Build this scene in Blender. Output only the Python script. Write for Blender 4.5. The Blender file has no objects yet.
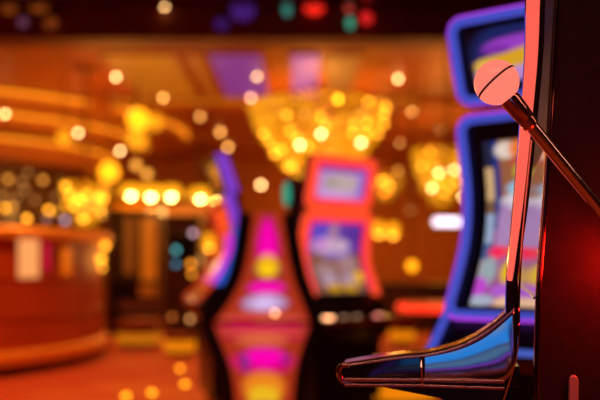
import bpy, math, random
from mathutils import Vector, Matrix
random.seed(7)
S = bpy.context.scene
COL = S.collection
PI = math.pi
F = 50 / 36 * 600            # focal length in pixels
HC = 0.88                    # camera height
HOR = 265.0                  # horizon row

# ------------------------------------------------------------------ helpers
def lin(c):
    c = c / 255.0
    return c / 12.92 if c <= 0.04045 else ((c + 0.055) / 1.055) ** 2.4
def rgb(r, g, b): return (lin(r), lin(g), lin(b))
def at(px, py, D): return Vector(((px - 300) / F * D, D, HC + (HOR - py) / F * D))

def smooth(pts, n=6):
    """Catmull-Rom through the points"""
    P = [Vector(p) for p in pts]; out = []
    for i in range(len(P) - 1):
        a = P[max(i - 1, 0)]; b = P[i]; c = P[i + 1]; d = P[min(i + 2, len(P) - 1)]
        for k in range(n):
            t = k / n
            out.append(0.5 * ((2 * b) + (c - a) * t + (2 * a - 5 * b + 4 * c - d) * t * t + (3 * b - a - 3 * c + d) * t ** 3))
    out.append(P[-1]); return out

class MB:
    def __init__(s): s.v = []; s.f = []; s.c = []
    def add(s, vs, fs, cols=None):
        b = len(s.v); s.v += [tuple(v) for v in vs]; s.f += [tuple(b + i for i in f) for f in fs]
        if cols: s.c += cols
        return s
    def box(s, c, d, rz=0.0):
        x, y, z = d[0] / 2, d[1] / 2, d[2] / 2; R = Matrix.Rotation(rz, 3, 'Z'); c = Vector(c)
        vs = [c + R @ Vector((i * x, j * y, k * z)) for i in (-1, 1) for j in (-1, 1) for k in (-1, 1)]
        return s.add(vs, [(0, 1, 3, 2), (4, 6, 7, 5), (0, 4, 5, 1), (2, 3, 7, 6), (0, 2, 6, 4), (1, 5, 7, 3)])
    def lathe(s, prof, o=(0, 0, 0), n=24, axis=None, arc=None):
        """prof [(r, h)] about an axis through o"""
        o = Vector(o); M = Matrix.Identity(3)
        if axis is not None: M = Vector((0, 0, 1)).rotation_difference(Vector(axis).normalized()).to_matrix()
        vs = []; m = len(prof)
        for i in range(n):
            a = 2 * PI * i / n
            for r, h in prof: vs.append(o + M @ Vector((r * math.cos(a), r * math.sin(a), h)))
        fs = []
        for i in range(n):
            j = (i + 1) % n
            for k in range(m - 1): fs.append((i * m + k, j * m + k, j * m + k + 1, i * m + k + 1))
        if prof[0][0] > 1e-6: fs.append(tuple(i * m for i in range(n))[::-1])
        if prof[-1][0] > 1e-6: fs.append(tuple(i * m + m - 1 for i in range(n)))
        return s.add(vs, fs)
    def ring(s, prof, o=(0, 0, 0), n=64):
        """closed profile swept round z: a solid ring"""
        o = Vector(o); m = len(prof); vs = []; fs = []
        for i in range(n):
            a = 2 * PI * i / n
            for r, h in prof: vs.append(o + Vector((r * math.cos(a), r * math.sin(a), h)))
        for i in range(n):
            j = (i + 1) % n
            for k in range(m):
                l = (k + 1) % m; fs.append((i * m + k, j * m + k, j * m + l, i * m + l))
        return s.add(vs, fs)
    def sphere(s, o, r, n=14, sz=1.0):
        pr = [(max(r * math.sin(PI * k / n), 1e-7), -r * sz * math.cos(PI * k / n)) for k in range(n + 1)]
        return s.lathe(pr, o, n + 6)
    def tube(s, pts, r, n=10, closed=False, flat=(1, 1), up=(0, 0, 1)):
        P = [Vector(p) for p in pts]; m = len(P); vs = []; fs = []
        rr = r if isinstance(r, (list, tuple)) else [r] * m
        up = Vector(up)
        for i in range(m):
            t = (P[(i + 1) % m] - P[i - 1]) if closed else (P[min(i + 1, m - 1)] - P[max(i - 1, 0)])
            t.normalize(); a = up - t * up.dot(t)
            if a.length < 1e-4: a = Vector((1, 0, 0)) - t * t.x
            a.normalize(); b = t.cross(a)
            for k in range(n):
                q = 2 * PI * k / n
                vs.append(P[i] + (a * math.cos(q) * flat[0] + b * math.sin(q) * flat[1]) * rr[i])
        for i in range(m if closed else m - 1):
            j = (i + 1) % m
            for k in range(n):
                l = (k + 1) % n; fs.append((i * n + k, i * n + l, j * n + l, j * n + k))
        if not closed: fs += [tuple(range(n))[::-1], tuple((m - 1) * n + k for k in range(n))]
        return s.add(vs, fs)
    def prism(s, poly, d):
        """3-D polygon extruded by the vector d"""
        n = len(poly); P = [Vector(p) for p in poly]; d = Vector(d)
        return s.add(P + [p + d for p in P], [tuple(range(n)), tuple(range(2 * n - 1, n - 1, -1))] + [(i, n + i, n + (i + 1) % n, (i + 1) % n) for i in range(n)])
    def grid(s, fn, nu, nv, col=None):
        vs = []; cs = []; fs = []
        for j in range(nv + 1):
            for i in range(nu + 1):
                u, v = i / nu, j / nv; vs.append(fn(u, v))
                if col: cs.append(col(u, v))
        for j in range(nv):
            for i in range(nu):
                a = j * (nu + 1) + i; fs.append((a, a + 1, a + nu + 2, a + nu + 1))
        return s.add(vs, fs, cs if col else None)
    def build(s, name, mat, parent=None, off=(0, 0, 0), sm=True, bevel=0, thick=0, flip=False):
        off = Vector(off); me = bpy.data.meshes.new(name)
        me.from_pydata([tuple(Vector(v) - off) for v in s.v], [], [f[::-1] for f in s.f] if flip else s.f); me.validate(); me.update()
        import bmesh
        bm = bmesh.new(); bm.from_mesh(me); 
        if not s.c: bmesh.ops.recalc_face_normals(bm, faces=bm.faces)
        bm.to_mesh(me); bm.free()
        if s.c:
            at_ = me.color_attributes.new('picture', 'FLOAT_COLOR', 'POINT')
            for i, c in enumerate(s.c): at_.data[i].color = (c[0], c[1], c[2], 1)
        o = bpy.data.objects.new(name, me); COL.objects.link(o); me.materials.append(mat)
        if parent: o.parent = parent
        else: o.location = off
        if sm:
            for p in me.polygons: p.use_smooth = True
            try: me.set_sharp_from_angle(angle=math.radians(38))
            except Exception: pass
        if thick:
            md = o.modifiers.new('thickness', 'SOLIDIFY'); md.thickness = thick; md.offset = -1
        if bevel:
            md = o.modifiers.new('edge', 'BEVEL'); md.width = bevel; md.segments = 3; md.limit_method = 'ANGLE'
        return o

def tag(o, label=None, cat=None, group=None, kind=None):
    for k, v in (('label', label), ('category', cat), ('group', group), ('kind', kind)):
        if v: o[k] = v
    return o
def thing(name, loc, label, cat, rz=0.0, group=None):
    o = bpy.data.objects.new(name, None); COL.objects.link(o); o.location = loc; o.rotation_euler = (0, 0, rz)
    o.empty_display_size = 0.1
    return tag(o, label, cat, group)
def copy_tree(o, parent=None):
    c = o.copy(); COL.objects.link(c)
    if parent: c.parent = parent
    for ch in list(o.children): copy_tree(ch, c)
    return c

# ---------------------------------------------------------------- materials
def nodes(name):
    m = bpy.data.materials.new(name); m.use_nodes = True
    nt = m.node_tree; return m, nt, nt.nodes['Principled BSDF']
def mat(name, col, rough=0.5, metal=0.0, em=None, es=1.0, coat=0.0, var=0.0, scale=8.0, spec=0.5):
    m, nt, p = nodes(name)
    p.inputs['Base Color'].default_value = (*col, 1); p.inputs['Roughness'].default_value = rough
    p.inputs['Metallic'].default_value = metal; p.inputs['Coat Weight'].default_value = coat
    p.inputs['Specular IOR Level'].default_value = spec
    if em: p.inputs['Emission Color'].default_value = (*em, 1); p.inputs['Emission Strength'].default_value = es
    if var:
        tc = nt.nodes.new('ShaderNodeTexCoord'); nz = nt.nodes.new('ShaderNodeTexNoise'); nz.inputs['Scale'].default_value = scale
        mx = nt.nodes.new('ShaderNodeMix'); mx.data_type = 'RGBA'
        mx.inputs[6].default_value = (*[c * (1 - var) for c in col], 1); mx.inputs[7].default_value = (*[min(1, c * (1 + var)) for c in col], 1)
        nt.links.new(tc.outputs['Object'], nz.inputs['Vector']); nt.links.new(nz.outputs['Fac'], mx.inputs[0]); nt.links.new(mx.outputs[2], p.inputs['Base Color'])
        rm = nt.nodes.new('ShaderNodeMapRange'); rm.inputs[3].default_value = rough * 0.8; rm.inputs[4].default_value = min(1, rough * 1.2)
        nt.links.new(nz.outputs['Fac'], rm.inputs[0]); nt.links.new(rm.outputs[0], p.inputs['Roughness'])
    return m
def glow(name, col, es=1.0, rough=0.4):
    return mat(name, (0.02, 0.02, 0.02), rough, 0, col, es)
def picture(name, es=1.0):
    m, nt, p = nodes(name)
    a = nt.nodes.new('ShaderNodeAttribute'); a.attribute_name = 'picture'
    p.inputs['Base Color'].default_value = (0.01, 0.01, 0.01, 1); p.inputs['Roughness'].default_value = 0.25
    nt.links.new(a.outputs['Color'], p.inputs['Emission Color']); p.inputs['Emission Strength'].default_value = es
    return m

M = {}
M['black'] = mat('black_lacquer', (0.006, 0.004, 0.004), 0.35, var=0.3)
M['gloss_black'] = mat('polished_black', (0.008, 0.006, 0.006), 0.06, coat=0.6)
M['side'] = mat('dark_side_laminate', (0.030, 0.010, 0.007), 0.55, var=0.35, scale=60, spec=0.12)
M['mirror'] = mat('smoked_mirror', (0.62, 0.6, 0.6), 0.05, 1.0)
M['dark_chrome'] = mat('black_chrome', (0.50, 0.50, 0.52), 0.05, 1.0)
M['chrome'] = mat('warm_chrome', (0.75, 0.62, 0.56), 0.10, 1.0)
M['gilt'] = mat('gilded_counter_edge', (0.90, 0.38, 0.04), 0.42, 0.25)
M['copper'] = mat('copper_chrome', (0.55, 0.30, 0.22), 0.16, 1.0)
M['gold'] = mat('brushed_gold', (0.85, 0.42, 0.06), 0.28, 1.0, var=0.15, scale=30)
M['brass'] = mat('aged_brass', (0.55, 0.27, 0.06), 0.35, 1.0)
M['wood'] = mat('dark_wood', (0.045, 0.014, 0.006), 0.35, var=0.5, scale=5)
M['red_panel'] = mat('red_lacquer', (0.46, 0.065, 0.017), 0.3, var=0.25, scale=2)
M['velvet'] = mat('dark_red_velvet', (0.22, 0.035, 0.012), 0.8, var=0.3, scale=25)
M['white_glow'] = glow('downlight_bulb', (1.0, 0.56, 0.19), 15.0)
M['amber_bulb'] = glow('amber_bulb', (1.0, 0.38, 0.02), 6.0)
M['hot_bulb'] = glow('hot_bulb', (1.0, 0.62, 0.16), 42.0)
M['amber_shade'] = glow('amber_shade', (1.0, 0.36, 0.006), 1.6)
M['cool_bulb'] = glow('lavender_bulb', (0.8, 0.6, 0.9), 4.0)

# ----------------------------------------------------------------- camera
cd = bpy.data.cameras.new('camera'); cam = bpy.data.objects.new('camera', cd); COL.objects.link(cam)
cam.location = (0, 0, HC); cam.rotation_euler = (PI / 2, 0, 0)
cd.lens = 50; cd.sensor_width = 36; cd.sensor_fit = 'HORIZONTAL'; cd.shift_y = (HOR - 200) / 600
cd.clip_start = 0.05; cd.clip_end = 100
cd.dof.use_dof = True; cd.dof.focus_distance = 1.08; cd.dof.aperture_fstop = 2.4; cd.dof.aperture_blades = 0
S.camera = cam

def lamp(name, loc, power, col=(1.0, 0.5, 0.14), r=0.12, kind='POINT', spot=None, rot=None):
    l = bpy.data.lights.new(name, kind); l.energy = power; l.color = col
    if kind in ('POINT', 'SPOT'): l.shadow_soft_size = r
    if spot: l.spot_size = spot; l.spot_blend = 0.6
    o = bpy.data.objects.new(name, l); COL.objects.link(o); o.location = loc
    if rot: o.rotation_euler = rot
    return o

# ------------------------------------------------------------ the setting
X0, X1, Y0, Y1, ZC = -9.6, 6.2, -4.0, 17.0, 3.0
def struct(name, mb, m, **k):
    o = mb.build(name, m, **k); o['kind'] = 'structure'; return o
def carpet():
    m, nt, p = nodes('red_patterned_carpet')
    tc = nt.nodes.new('ShaderNodeTexCoord'); vo = nt.nodes.new('ShaderNodeTexVoronoi'); vo.inputs['Scale'].default_value = 1.6
    nz = nt.nodes.new('ShaderNodeTexNoise'); nz.inputs['Scale'].default_value = 40
    r = nt.nodes.new('ShaderNodeValToRGB'); e = r.color_ramp.elements
    e[0].position = 0.1; e[0].color = (0.55, 0.14, 0.02, 1); e[1].position = 0.55; e[1].color = (0.42, 0.045, 0.012, 1)
    nt.links.new(tc.outputs['Object'], vo.inputs['Vector']); nt.links.new(vo.outputs['Distance'], r.inputs[0])
    nt.links.new(r.outputs[0], p.inputs['Base Color']); p.inputs['Roughness'].default_value = 0.75
    b = nt.nodes.new('ShaderNodeBump'); b.inputs['Strength'].default_value = 0.3
    nt.links.new(tc.outputs['Object'], nz.inputs['Vector']); nt.links.new(nz.outputs['Fac'], b.inputs['Height']); nt.links.new(b.outputs[0], p.inputs['Normal'])
    return m
cx, cy = (X0 + X1) / 2, (Y0 + Y1) / 2
struct('floor', MB().box((cx, cy, -0.05), (X1 - X0, Y1 - Y0, 0.1)), carpet(), sm=False)
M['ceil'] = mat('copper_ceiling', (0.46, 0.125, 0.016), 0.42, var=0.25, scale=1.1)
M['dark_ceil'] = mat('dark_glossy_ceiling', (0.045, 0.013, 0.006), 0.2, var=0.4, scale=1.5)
M['wall'] = mat('amber_wall', (0.62, 0.22, 0.035), 0.6, var=0.25, scale=0.8)
M['wall_dark'] = mat('brown_wall', (0.16, 0.05, 0.015), 0.5, var=0.3, scale=0.8)
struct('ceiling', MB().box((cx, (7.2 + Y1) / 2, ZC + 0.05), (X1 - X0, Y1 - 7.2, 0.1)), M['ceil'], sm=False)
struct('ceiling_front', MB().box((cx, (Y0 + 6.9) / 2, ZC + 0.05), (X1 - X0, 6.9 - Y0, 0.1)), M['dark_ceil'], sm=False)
struct('wall_back', MB().box((cx, Y1 + 0.05, ZC / 2), (X1 - X0, 0.1, ZC)), M['wall'], sm=False)
struct('wall_left', MB().box((X0 - 0.05, cy, ZC / 2), (0.1, Y1 - Y0, ZC)), M['wall_dark'], sm=False)
struct('wall_right', MB().box((X1 + 0.05, cy, ZC / 2), (0.1, Y1 - Y0, ZC)), M['wall'], sm=False)
struct('wall_front', MB().box((cx, Y0 - 0.05, ZC / 2), (X1 - X0, 0.1, ZC)), M['wall_dark'], sm=False)
zb = HC + (HOR - 38) / F * 6.9
M['beam'] = mat('dark_beam', (0.20, 0.04, 0.012), 0.6, var=0.7, scale=1.5)
struct('trim_1', MB().box((cx, 7.05, (zb + ZC + 0.1) / 2), (X1 - X0, 0.3, ZC + 0.1 - zb)), M['beam'], sm=False, bevel=0.01)
struct('trim_2', MB().box((cx, 10.75, ZC - 0.04), (X1 - X0, 0.25, 0.08)), mat('gilded_trim', (0.75, 0.3, 0.05), 0.35), sm=False)
struct('trim_3', MB().box((cx, 13.6, ZC - 0.05), (X1 - X0, 0.3, 0.1)), M['ceil'], sm=False)

# ------------------------------------------------------------- slot machines
ZTOP, ZUP, ZLO, ZBOT, ZLIP = 1.527, 1.308, 1.268, 0.745, 0.669
PROF = [(0.669, 0.215), (0.70, 0.180), (0.761, 0.119), (0.84, 0.066), (0.946, 0.013), (1.052, 0.0), (1.157, 0.018), (1.268, 0.05), (1.308, 0.020), (1.527, 0.088)]
def fz(z, upper=False, Z=(ZTOP, ZUP, ZLO, ZBOT)):
    if upper: return 0.022 + (z - Z[1]) / (Z[0] - Z[1]) * 0.075
    if Z[2] != ZLO: z = ZBOT + (z - Z[3]) * (ZLO - ZBOT) / (Z[2] - Z[3])
    P = PROF[:8]
    if z <= P[0][0]: return P[0][1]
    if z >= P[-1][0]: return P[-1][1]
    for i in range(len(P) - 1):
        if P[i][0] <= z <= P[i + 1][0]:
            t = (z - P[i][0]) / (P[i + 1][0] - P[i][0])
            m = lambda k: (P[min(k + 1, 7)][1] - P[max(k - 1, 0)][1]) / (P[min(k + 1, 7)][0] - P[max(k - 1, 0)][0])
            h = P[i + 1][0] - P[i][0]; t2, t3 = t * t, t ** 3
            return (2 * t3 - 3 * t2 + 1) * P[i][1] + (t3 - 2 * t2 + t) * h * m(i) + (-2 * t3 + 3 * t2) * P[i + 1][1] + (t3 - t2) * h * m(i + 1)

def blobs(bg, items):
    """screen art: background colour and soft ellipses (cx, cy, rx, ry, colour)"""
    def fn(u, v):
        c = list(bg(u, v) if callable(bg) else bg)
        for x, y, rx, ry, k in items:
            d = math.sqrt(((u - x) / rx) ** 2 + ((v - y) / ry) ** 2)
            w = max(0.0, min(1.0, (1.15 - d) / 0.3))
            c = [a * (1 - w) + b * w for a, b in zip(c, k)]
        return c
    return fn

W = 0.56
def rrect_path(z0, z1, w, rad, upper, out, n=5, fz=fz):
    """rounded rectangle lying on the curved front"""
    pts = []
    for sx, sz in ((1, 1), (-1, 1), (-1, -1), (1, -1)):
        c0 = {(1, 1): 0, (-1, 1): 90, (-1, -1): 180, (1, -1): 270}[(sx, sz)]
        for k in range(n + 1):
            a = math.radians(c0 + 90 * k / n)
            pts.append((sx * (w / 2 - rad) + rad * math.cos(a), (z1 - rad if sz > 0 else z0 + rad) + rad * math.sin(a)))
    res = []
    for i in range(len(pts)):                      # subdivide the long sides
        p, q = pts[i], pts[(i + 1) % len(pts)]; m = max(1, int(math.hypot(p[0] - q[0], p[1] - q[1]) / 0.03))
        for k in range(m):
            t = k / m; x = p[0] + (q[0] - p[0]) * t; z = p[1] + (q[1] - p[1]) * t
            res.append(Vector((x, -fz(z, upper) - out, z)))
    return res

def slot_machine(label, loc, yaw, up_art, lo_art, m_frame, m_line, es=1.0, side=None, buttons=None, group=None, upw=0.53, Z=(ZTOP, ZUP, ZLO, ZBOT), fr=0.015, line=(-0.002, 0.008), inset=0.0, W=W, slim=False, open_bottom=False, teal=False, m_upper=None):
    def frame_path(a, b, rad, out):
        P = rrect_path(Z[3] + a, Z[2] - b, W - 2 * a, rad, False, out, fz=lambda z, upper=False: globals()['fz'](z, upper, Z))
        if not open_bottom: return P
        lowest = min(range(len(P)), key=lambda i: (P[i].z, abs(P[i].x))); P = P[lowest:] + P[:lowest]
        return [p for p in P if p.z > Z[3] + max(.04, a + .02)]
    ZTOP, ZUP, ZLO, ZBOT = Z; fz0 = globals()['fz']; ZLIP = ZBOT - .076
    fz = lambda z, upper=False: fz0(z, upper, Z)
    t = thing('slot_machine', loc, label, 'slot machine', yaw, group)
    # display shell: a thin curved slab behind both screens
    def shell(z0, z1, upper, w, d, n):
        zs = [z0 + (z1 - z0) * i / n for i in range(n + 1)]
        poly = [(-w / 2, -fz(z, upper) + 0.012, z) for z in zs] + [(-w / 2, -fz(z, upper) + 0.012 + d, z) for z in reversed(zs)]
        return MB().prism(poly, (w, 0, 0))
    shell(ZUP + 0.005, ZTOP - 0.005, True, upw - 0.02, 0.06, 4).build('upper_display_case', M['black'], t)
    shell(ZBOT - 0.07, ZLO - 0.005, False, W - 0.02, 0.08, 16).build('lower_display_case', M['black'], t)
    MB().box((0, 0.05, (ZLO + ZUP) / 2), (0.3, 0.04, 0.16)).build('display_neck', M['black'], t)
    # frames that glow
    MB().tube(rrect_path(ZUP + fr, ZTOP - fr, upw - 2 * fr, 0.03, True, 0.004, fz=fz), fr, 10, True, up=(0, 1, 0)).build('upper_light_frame', m_upper or m_frame, t)
    MB().tube(frame_path(fr, fr, .035, .004), fr, 10, not open_bottom, up=(0, 1, 0)).build('lower_light_frame', m_frame, t)
    if m_line:
        lo_, lr_ = line
        MB().tube(rrect_path(ZUP + lo_, ZTOP - lo_, upw - 2 * lo_, 0.04, True, 0.006, fz=fz), lr_, 8, True, up=(0, 1, 0)).build('upper_light_line', m_line, t)
        MB().tube(frame_path(lo_, lo_, .045, .006), lr_, 8, not open_bottom, up=(0, 1, 0)).build('lower_light_line', m_line, t)
    pic = picture('screen_picture', es)
    a, b = ZTOP - 2 * fr - .012, ZUP + 2 * fr + .012; w = upw - 4 * fr - .035
    MB().grid(lambda u, v: (w * (u - .5), -fz(a + (b - a) * v, True) + 0.004, a + (b - a) * v), 48, 24, up_art).build('upper_screen', pic, t, flip=True)
    a2, b2 = ZLO - 2 * fr - .015 - inset, ZBOT + 2 * fr + .01; w2 = W - 4 * fr - .05 - inset
    MB().grid(lambda u, v: (w2 * (u - .5), -fz(a2 + (b2 - a2) * v) + 0.004, a2 + (b2 - a2) * v), 48, 60, lo_art).build('lower_screen', pic, t, flip=True)
    # lower cabinet and button shelf
    dep = .20 if slim else .34
    poly = [(-W / 2 + .01, y, z) for y, z in ((-0.12, 0.09), (-0.12, ZBOT - .225), (-0.20, ZBOT - .145), (-0.20, ZBOT - .09), (0.0, ZBOT - .045), (0.10, ZLO - .16), (dep, ZLO - .16), (dep, 0.09))]
    MB().prism(poly, (W - .02, 0, 0)).build('cabinet', M['black'], t, bevel=0.008)
    MB().box((0, (dep - .1) / 2, 0.045), (W - .06, dep + .06, 0.09)).build('plinth', M['wood'], t)
    MB().box((0, -0.165, ZBOT - .097), (W, 0.12, 0.04)).build('button_shelf', M['copper'], t, bevel=0.008)
    for i, (bx, c) in enumerate(buttons or [(-.16, 'w'), (-.08, 'w'), (0, 'w'), (.16, 'w')]):
        MB().lathe([(0.022, 0), (0.022, 0.008), (0.016, 0.014), (0.0001, 0.015)], (bx, -0.185, ZBOT - .077), 16).build('button', M['btn_' + c], t)
    for sx in () if open_bottom else (-1, 1):        # light legs that run down to the shelf
        zs = [ZLIP + (ZBOT + .02 - ZLIP) * i / 5 for i in range(6)]
        MB().tube([(sx * (W / 2 - fr), -fz(z) - .002, z) for z in zs], fr * .95, 8, up=(0, 1, 0)).build('light_leg', m_frame, t)
    if teal:
        MB().box((-W / 2 - .03, .0, ZUP + .08), (.07, .03, .20)).build('side_plate', M['black'], t, bevel=.006)
        b = MB().sphere((0, 0, 0), 1, 12); b.v = [(v[0] * .022 - W / 2 - .085, v[1] * .02, v[2] * .07 + ZUP + .08) for v in b.v]
        b.build('side_reflection', glow('teal_reflection_glow', rgb(40, 160, 130), 1.1), t)  # glowing blob standing in for a teal reflection
    if side:
        for (z0, z1, upper, m, y0, y1, nm) in side:
            n = 14; zs = [z0 + (z1 - z0) * i / n for i in range(n + 1)]
            poly = [(W / 2 - .008, -fz(z, upper) + y0, z) for z in zs] + [(W / 2 - .008, -fz(z, upper) + y1, z) for z in reversed(zs)]
            MB().prism(poly, (0.014, 0, 0)).build(nm, m, t)
    return t
M['btn_w'] = glow('button_lamp', (1.0, 0.55, 0.3), 0.5)
M['btn_p'] = glow('peach_button_lamp', (1.0, 0.42, 0.18), 5.0)
M['btn_d'] = glow('pink_button_lamp', (0.8, 0.22, 0.16), 2.5)
M['btn_b'] = glow('blue_button_lamp', (0.1, 0.2, 0.9), 0.6)
M['blue_frame'] = glow('blue_light_frame', rgb(70, 82, 205), .85)
M['violet_line'] = glow('violet_light_line', rgb(170, 60, 225), 1.1)
M['red_frame'] = glow('red_light_frame', rgb(255, 74, 40), 1.15)
M['magenta_line'] = glow('magenta_light_line', rgb(250, 10, 110), 0.9)

# machine on the right with the blue frame
navy = rgb(12, 14, 34); gold_ = rgb(215, 160, 35); lav = rgb(175, 140, 215); pur = rgb(150, 60, 190)
upA = blobs(rgb(10, 6, 12), [(.26, .42, .24, .50, rgb(22, 34, 92)), (.30, .30, .20, .13, pur), (.16, .36, .08, .07, rgb(120, 45, 160)), (.5, .25, .2, .12, pur),
    (.09, .74, .06, .18, rgb(200, 160, 190)), (.27, .56, .22, .13, gold_), (.10, .60, .07, .12, rgb(225, 175, 70)), (.4, .50, .2, .14, gold_), (.34, .78, .15, .12, lav), (.20, .80, .10, .10, rgb(190, 130, 190)), (.6, .8, .2, .15, pur), (.8, .5, .15, .3, rgb(190, 90, 30))])
def loBg(u, v):
    if u < .045: return rgb(30, 35, 60) if v < .16 else rgb(205, 165, 115) if v < .36 else rgb(120, 85, 60) if v < .44 else rgb(150, 165, 195) if v < .62 else rgb(70, 90, 140) if v < .72 else rgb(170, 150, 150)  # bright edge column put in for the bezel to mirror
    return rgb(25, 45, 120) if u < .1 and v < .55 else (rgb(150, 90, 60) if v < .5 else rgb(150, 80, 130))
loA = blobs(loBg, [(.14, .06, .07, .05, rgb(225, 205, 190)), (.25, .06, .09, .06, rgb(235, 120, 50)), (.42, .07, .1, .05, rgb(225, 60, 30)), (.28, .13, .12, .04, rgb(190, 70, 50)),
    (.25, .19, .07, .06, rgb(205, 180, 40)), (.4, .19, .1, .06, rgb(170, 80, 40)), (.24, .29, .11, .05, rgb(150, 190, 215)), (.20, .37, .11, .05, rgb(215, 205, 215)), (.36, .33, .1, .08, rgb(120, 60, 40)), (.26, .45, .08, .04, rgb(205, 190, 200)), (.38, .46, .04, .03, rgb(220, 20, 140)),
    (.12, .55, .05, .18, rgb(170, 130, 180)), (.27, .55, .10, .12, rgb(240, 160, 20)), (.38, .60, .06, .10, rgb(190, 120, 150)), (.1, .68, .06, .04, rgb(245, 40, 90)), (.24, .67, .12, .03, rgb(235, 80, 60)), (.06, .80, .05, .09, rgb(150, 165, 170)),
    (.24, .80, .10, .09, rgb(230, 185, 15)), (.40, .78, .08, .09, rgb(215, 160, 20)), (.02, .9, .06, .07, rgb(190, 70, 200)), (.2, .91, .10, .04, rgb(175, 90, 205)), (.06, .97, .08, .035, rgb(165, 175, 195)), (.24, .98, .10, .04, rgb(235, 185, 150)), (.45, .95, .1, .05, rgb(210, 160, 180)),
    (.7, .3, .2, .12, rgb(235, 150, 40)), (.7, .6, .2, .14, rgb(200, 60, 120)), (.8, .85, .15, .1, rgb(230, 190, 40))])
slot_machine('slot machine with blue light frame and purple gold screens, behind the big lever', (0.663, 2.06, 0), math.radians(-37), upA, loA,
             M['blue_frame'], M['violet_line'], 1.0, buttons=[(-.16, 'b'), (-.08, 'b'), (0, 'b'), (.16, 'b')], upw=.565, Z=(1.512, 1.298, 1.268, .745), fr=.0115, line=(.001, .0045), inset=.03)
# machine in the middle with the red frame
upB = blobs(lambda u, v: rgb(110, 60, 150) if v < .16 else rgb(190, 140, 200), [(.5, .5, .36, .28, rgb(190, 165, 165)), (.4, .85, .35, .12, rgb(205, 155, 215)), (.95, .5, .08, .5, rgb(140, 110, 205)), (.3, .5, .12, .12, rgb(160, 150, 130))])
loB = blobs(lambda u, v: rgb(100, 60, 160) if v < .42 else rgb(135, 85, 70), [(.2, .12, .2, .14, rgb(100, 70, 190)), (.45, .15, .10, .16, rgb(170, 120, 150)), (.85, .15, .15, .15, rgb(90, 50, 150)), (.3, .32, .24, .11, rgb(205, 160, 200)), (.6, .33, .2, .10, rgb(200, 165, 190)), (.22, .3, .07, .06, rgb(195, 90, 200)),
    (.55, .46, .3, .05, rgb(150, 120, 190)), (.3, .68, .2, .1, rgb(165, 125, 125)), (.75, .6, .2, .12, rgb(165, 125, 125)), (.32, .82, .16, .1, rgb(175, 145, 165)), (.68, .82, .14, .09, rgb(175, 145, 165)), (.36, .93, .14, .06, rgb(205, 150, 15)), (.68, .93, .14, .06, rgb(205, 150, 15)), (.92, .78, .10, .08, rgb(255, 190, 10))])
slot_machine('slot machine with red light frame and lavender screens, in the middle', (0.205, 4.93, 0), math.radians(40), upB, loB,
             M['red_frame'], M['magenta_line'], 1.0, buttons=[(-.245, 'p'), (-.205, 'p'), (-.1, 'w'), (0, 'w'), (.17, 'd')], teal=True, upw=.52, Z=(1.515, 1.20, 1.195, .655), fr=.027, line=(.060, .010), slim=True, open_bottom=True)
# machine seen edge on, violet side strip
upC = blobs(rgb(120, 60, 12), [(.5, .5, .3, .3, rgb(150, 80, 15))])
loC = blobs(lambda u, v: rgb(225, 60, 25) if v < .45 else rgb(170, 80, 30), [(.6, .15, .4, .14, rgb(240, 70, 30)), (.4, .62, .5, .12, rgb(205, 80, 20)), (.5, .80, .4, .10, rgb(245, 200, 160)), (.8, .93, .2, .06, rgb(230, 170, 30)), (.3, .97, .25, .05, rgb(210, 20, 160))])
M['side_violet'] = glow('violet_side_light', rgb(132, 62, 205), 1.0)
M['side_blue'] = glow('blue_side_light', rgb(40, 92, 212), 1.0)
M['side_pink'] = glow('magenta_side_light', rgb(225, 20, 210), 1.0)
slot_machine('slot machine seen edge on with violet and blue side strip', (-0.466, 5.14, 0), math.radians(-75), upC, loC,
             glow('orange_red_frame', rgb(200, 50, 20), 1.0), None, 1.0, slim=True, m_upper=M['black'], upw=.54, fr=.012,
             side=[(ZUP, ZTOP, True, M['side_violet'], -.005, .06, 'upper_side_light'), (1.10, ZLO + .03, False, M['side_violet'], -.0, .06, 'middle_side_light'), (.765, 1.10, False, M['side_blue'], .0, .08, 'lower_side_light'), (.78, 1.06, False, M['side_pink'], -.038, .0, 'magenta_edge_light')])
loD = blobs(lambda u, v: rgb(40, 140, 235) if v < .72 + .04 * math.sin(u * 9) else (rgb(8, 22, 46) if v < .79 + .05 * math.sin(u * 9) else rgb(15, 105, 150)), [(.5, .3, .4, .14, rgb(150, 140, 130)), (.5, .1, .4, .08, rgb(170, 120, 90)), (.2, .9, .2, .05, rgb(110, 70, 80))])  # blue, dark and teal bands placed for the shelf's reflection
# unseen twin added behind the camera so the polished shelf mirrors blue
slot_machine('unseen slot machine with blue light frame, added behind the camera for its reflection', (-0.28, -1.30, 0), math.radians(180), upA, loD, M['blue_frame'], M['violet_line'], 1.5, buttons=[(-.16, 'b'), (-.08, 'b'), (0, 'b'), (.16, 'b')])

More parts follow.
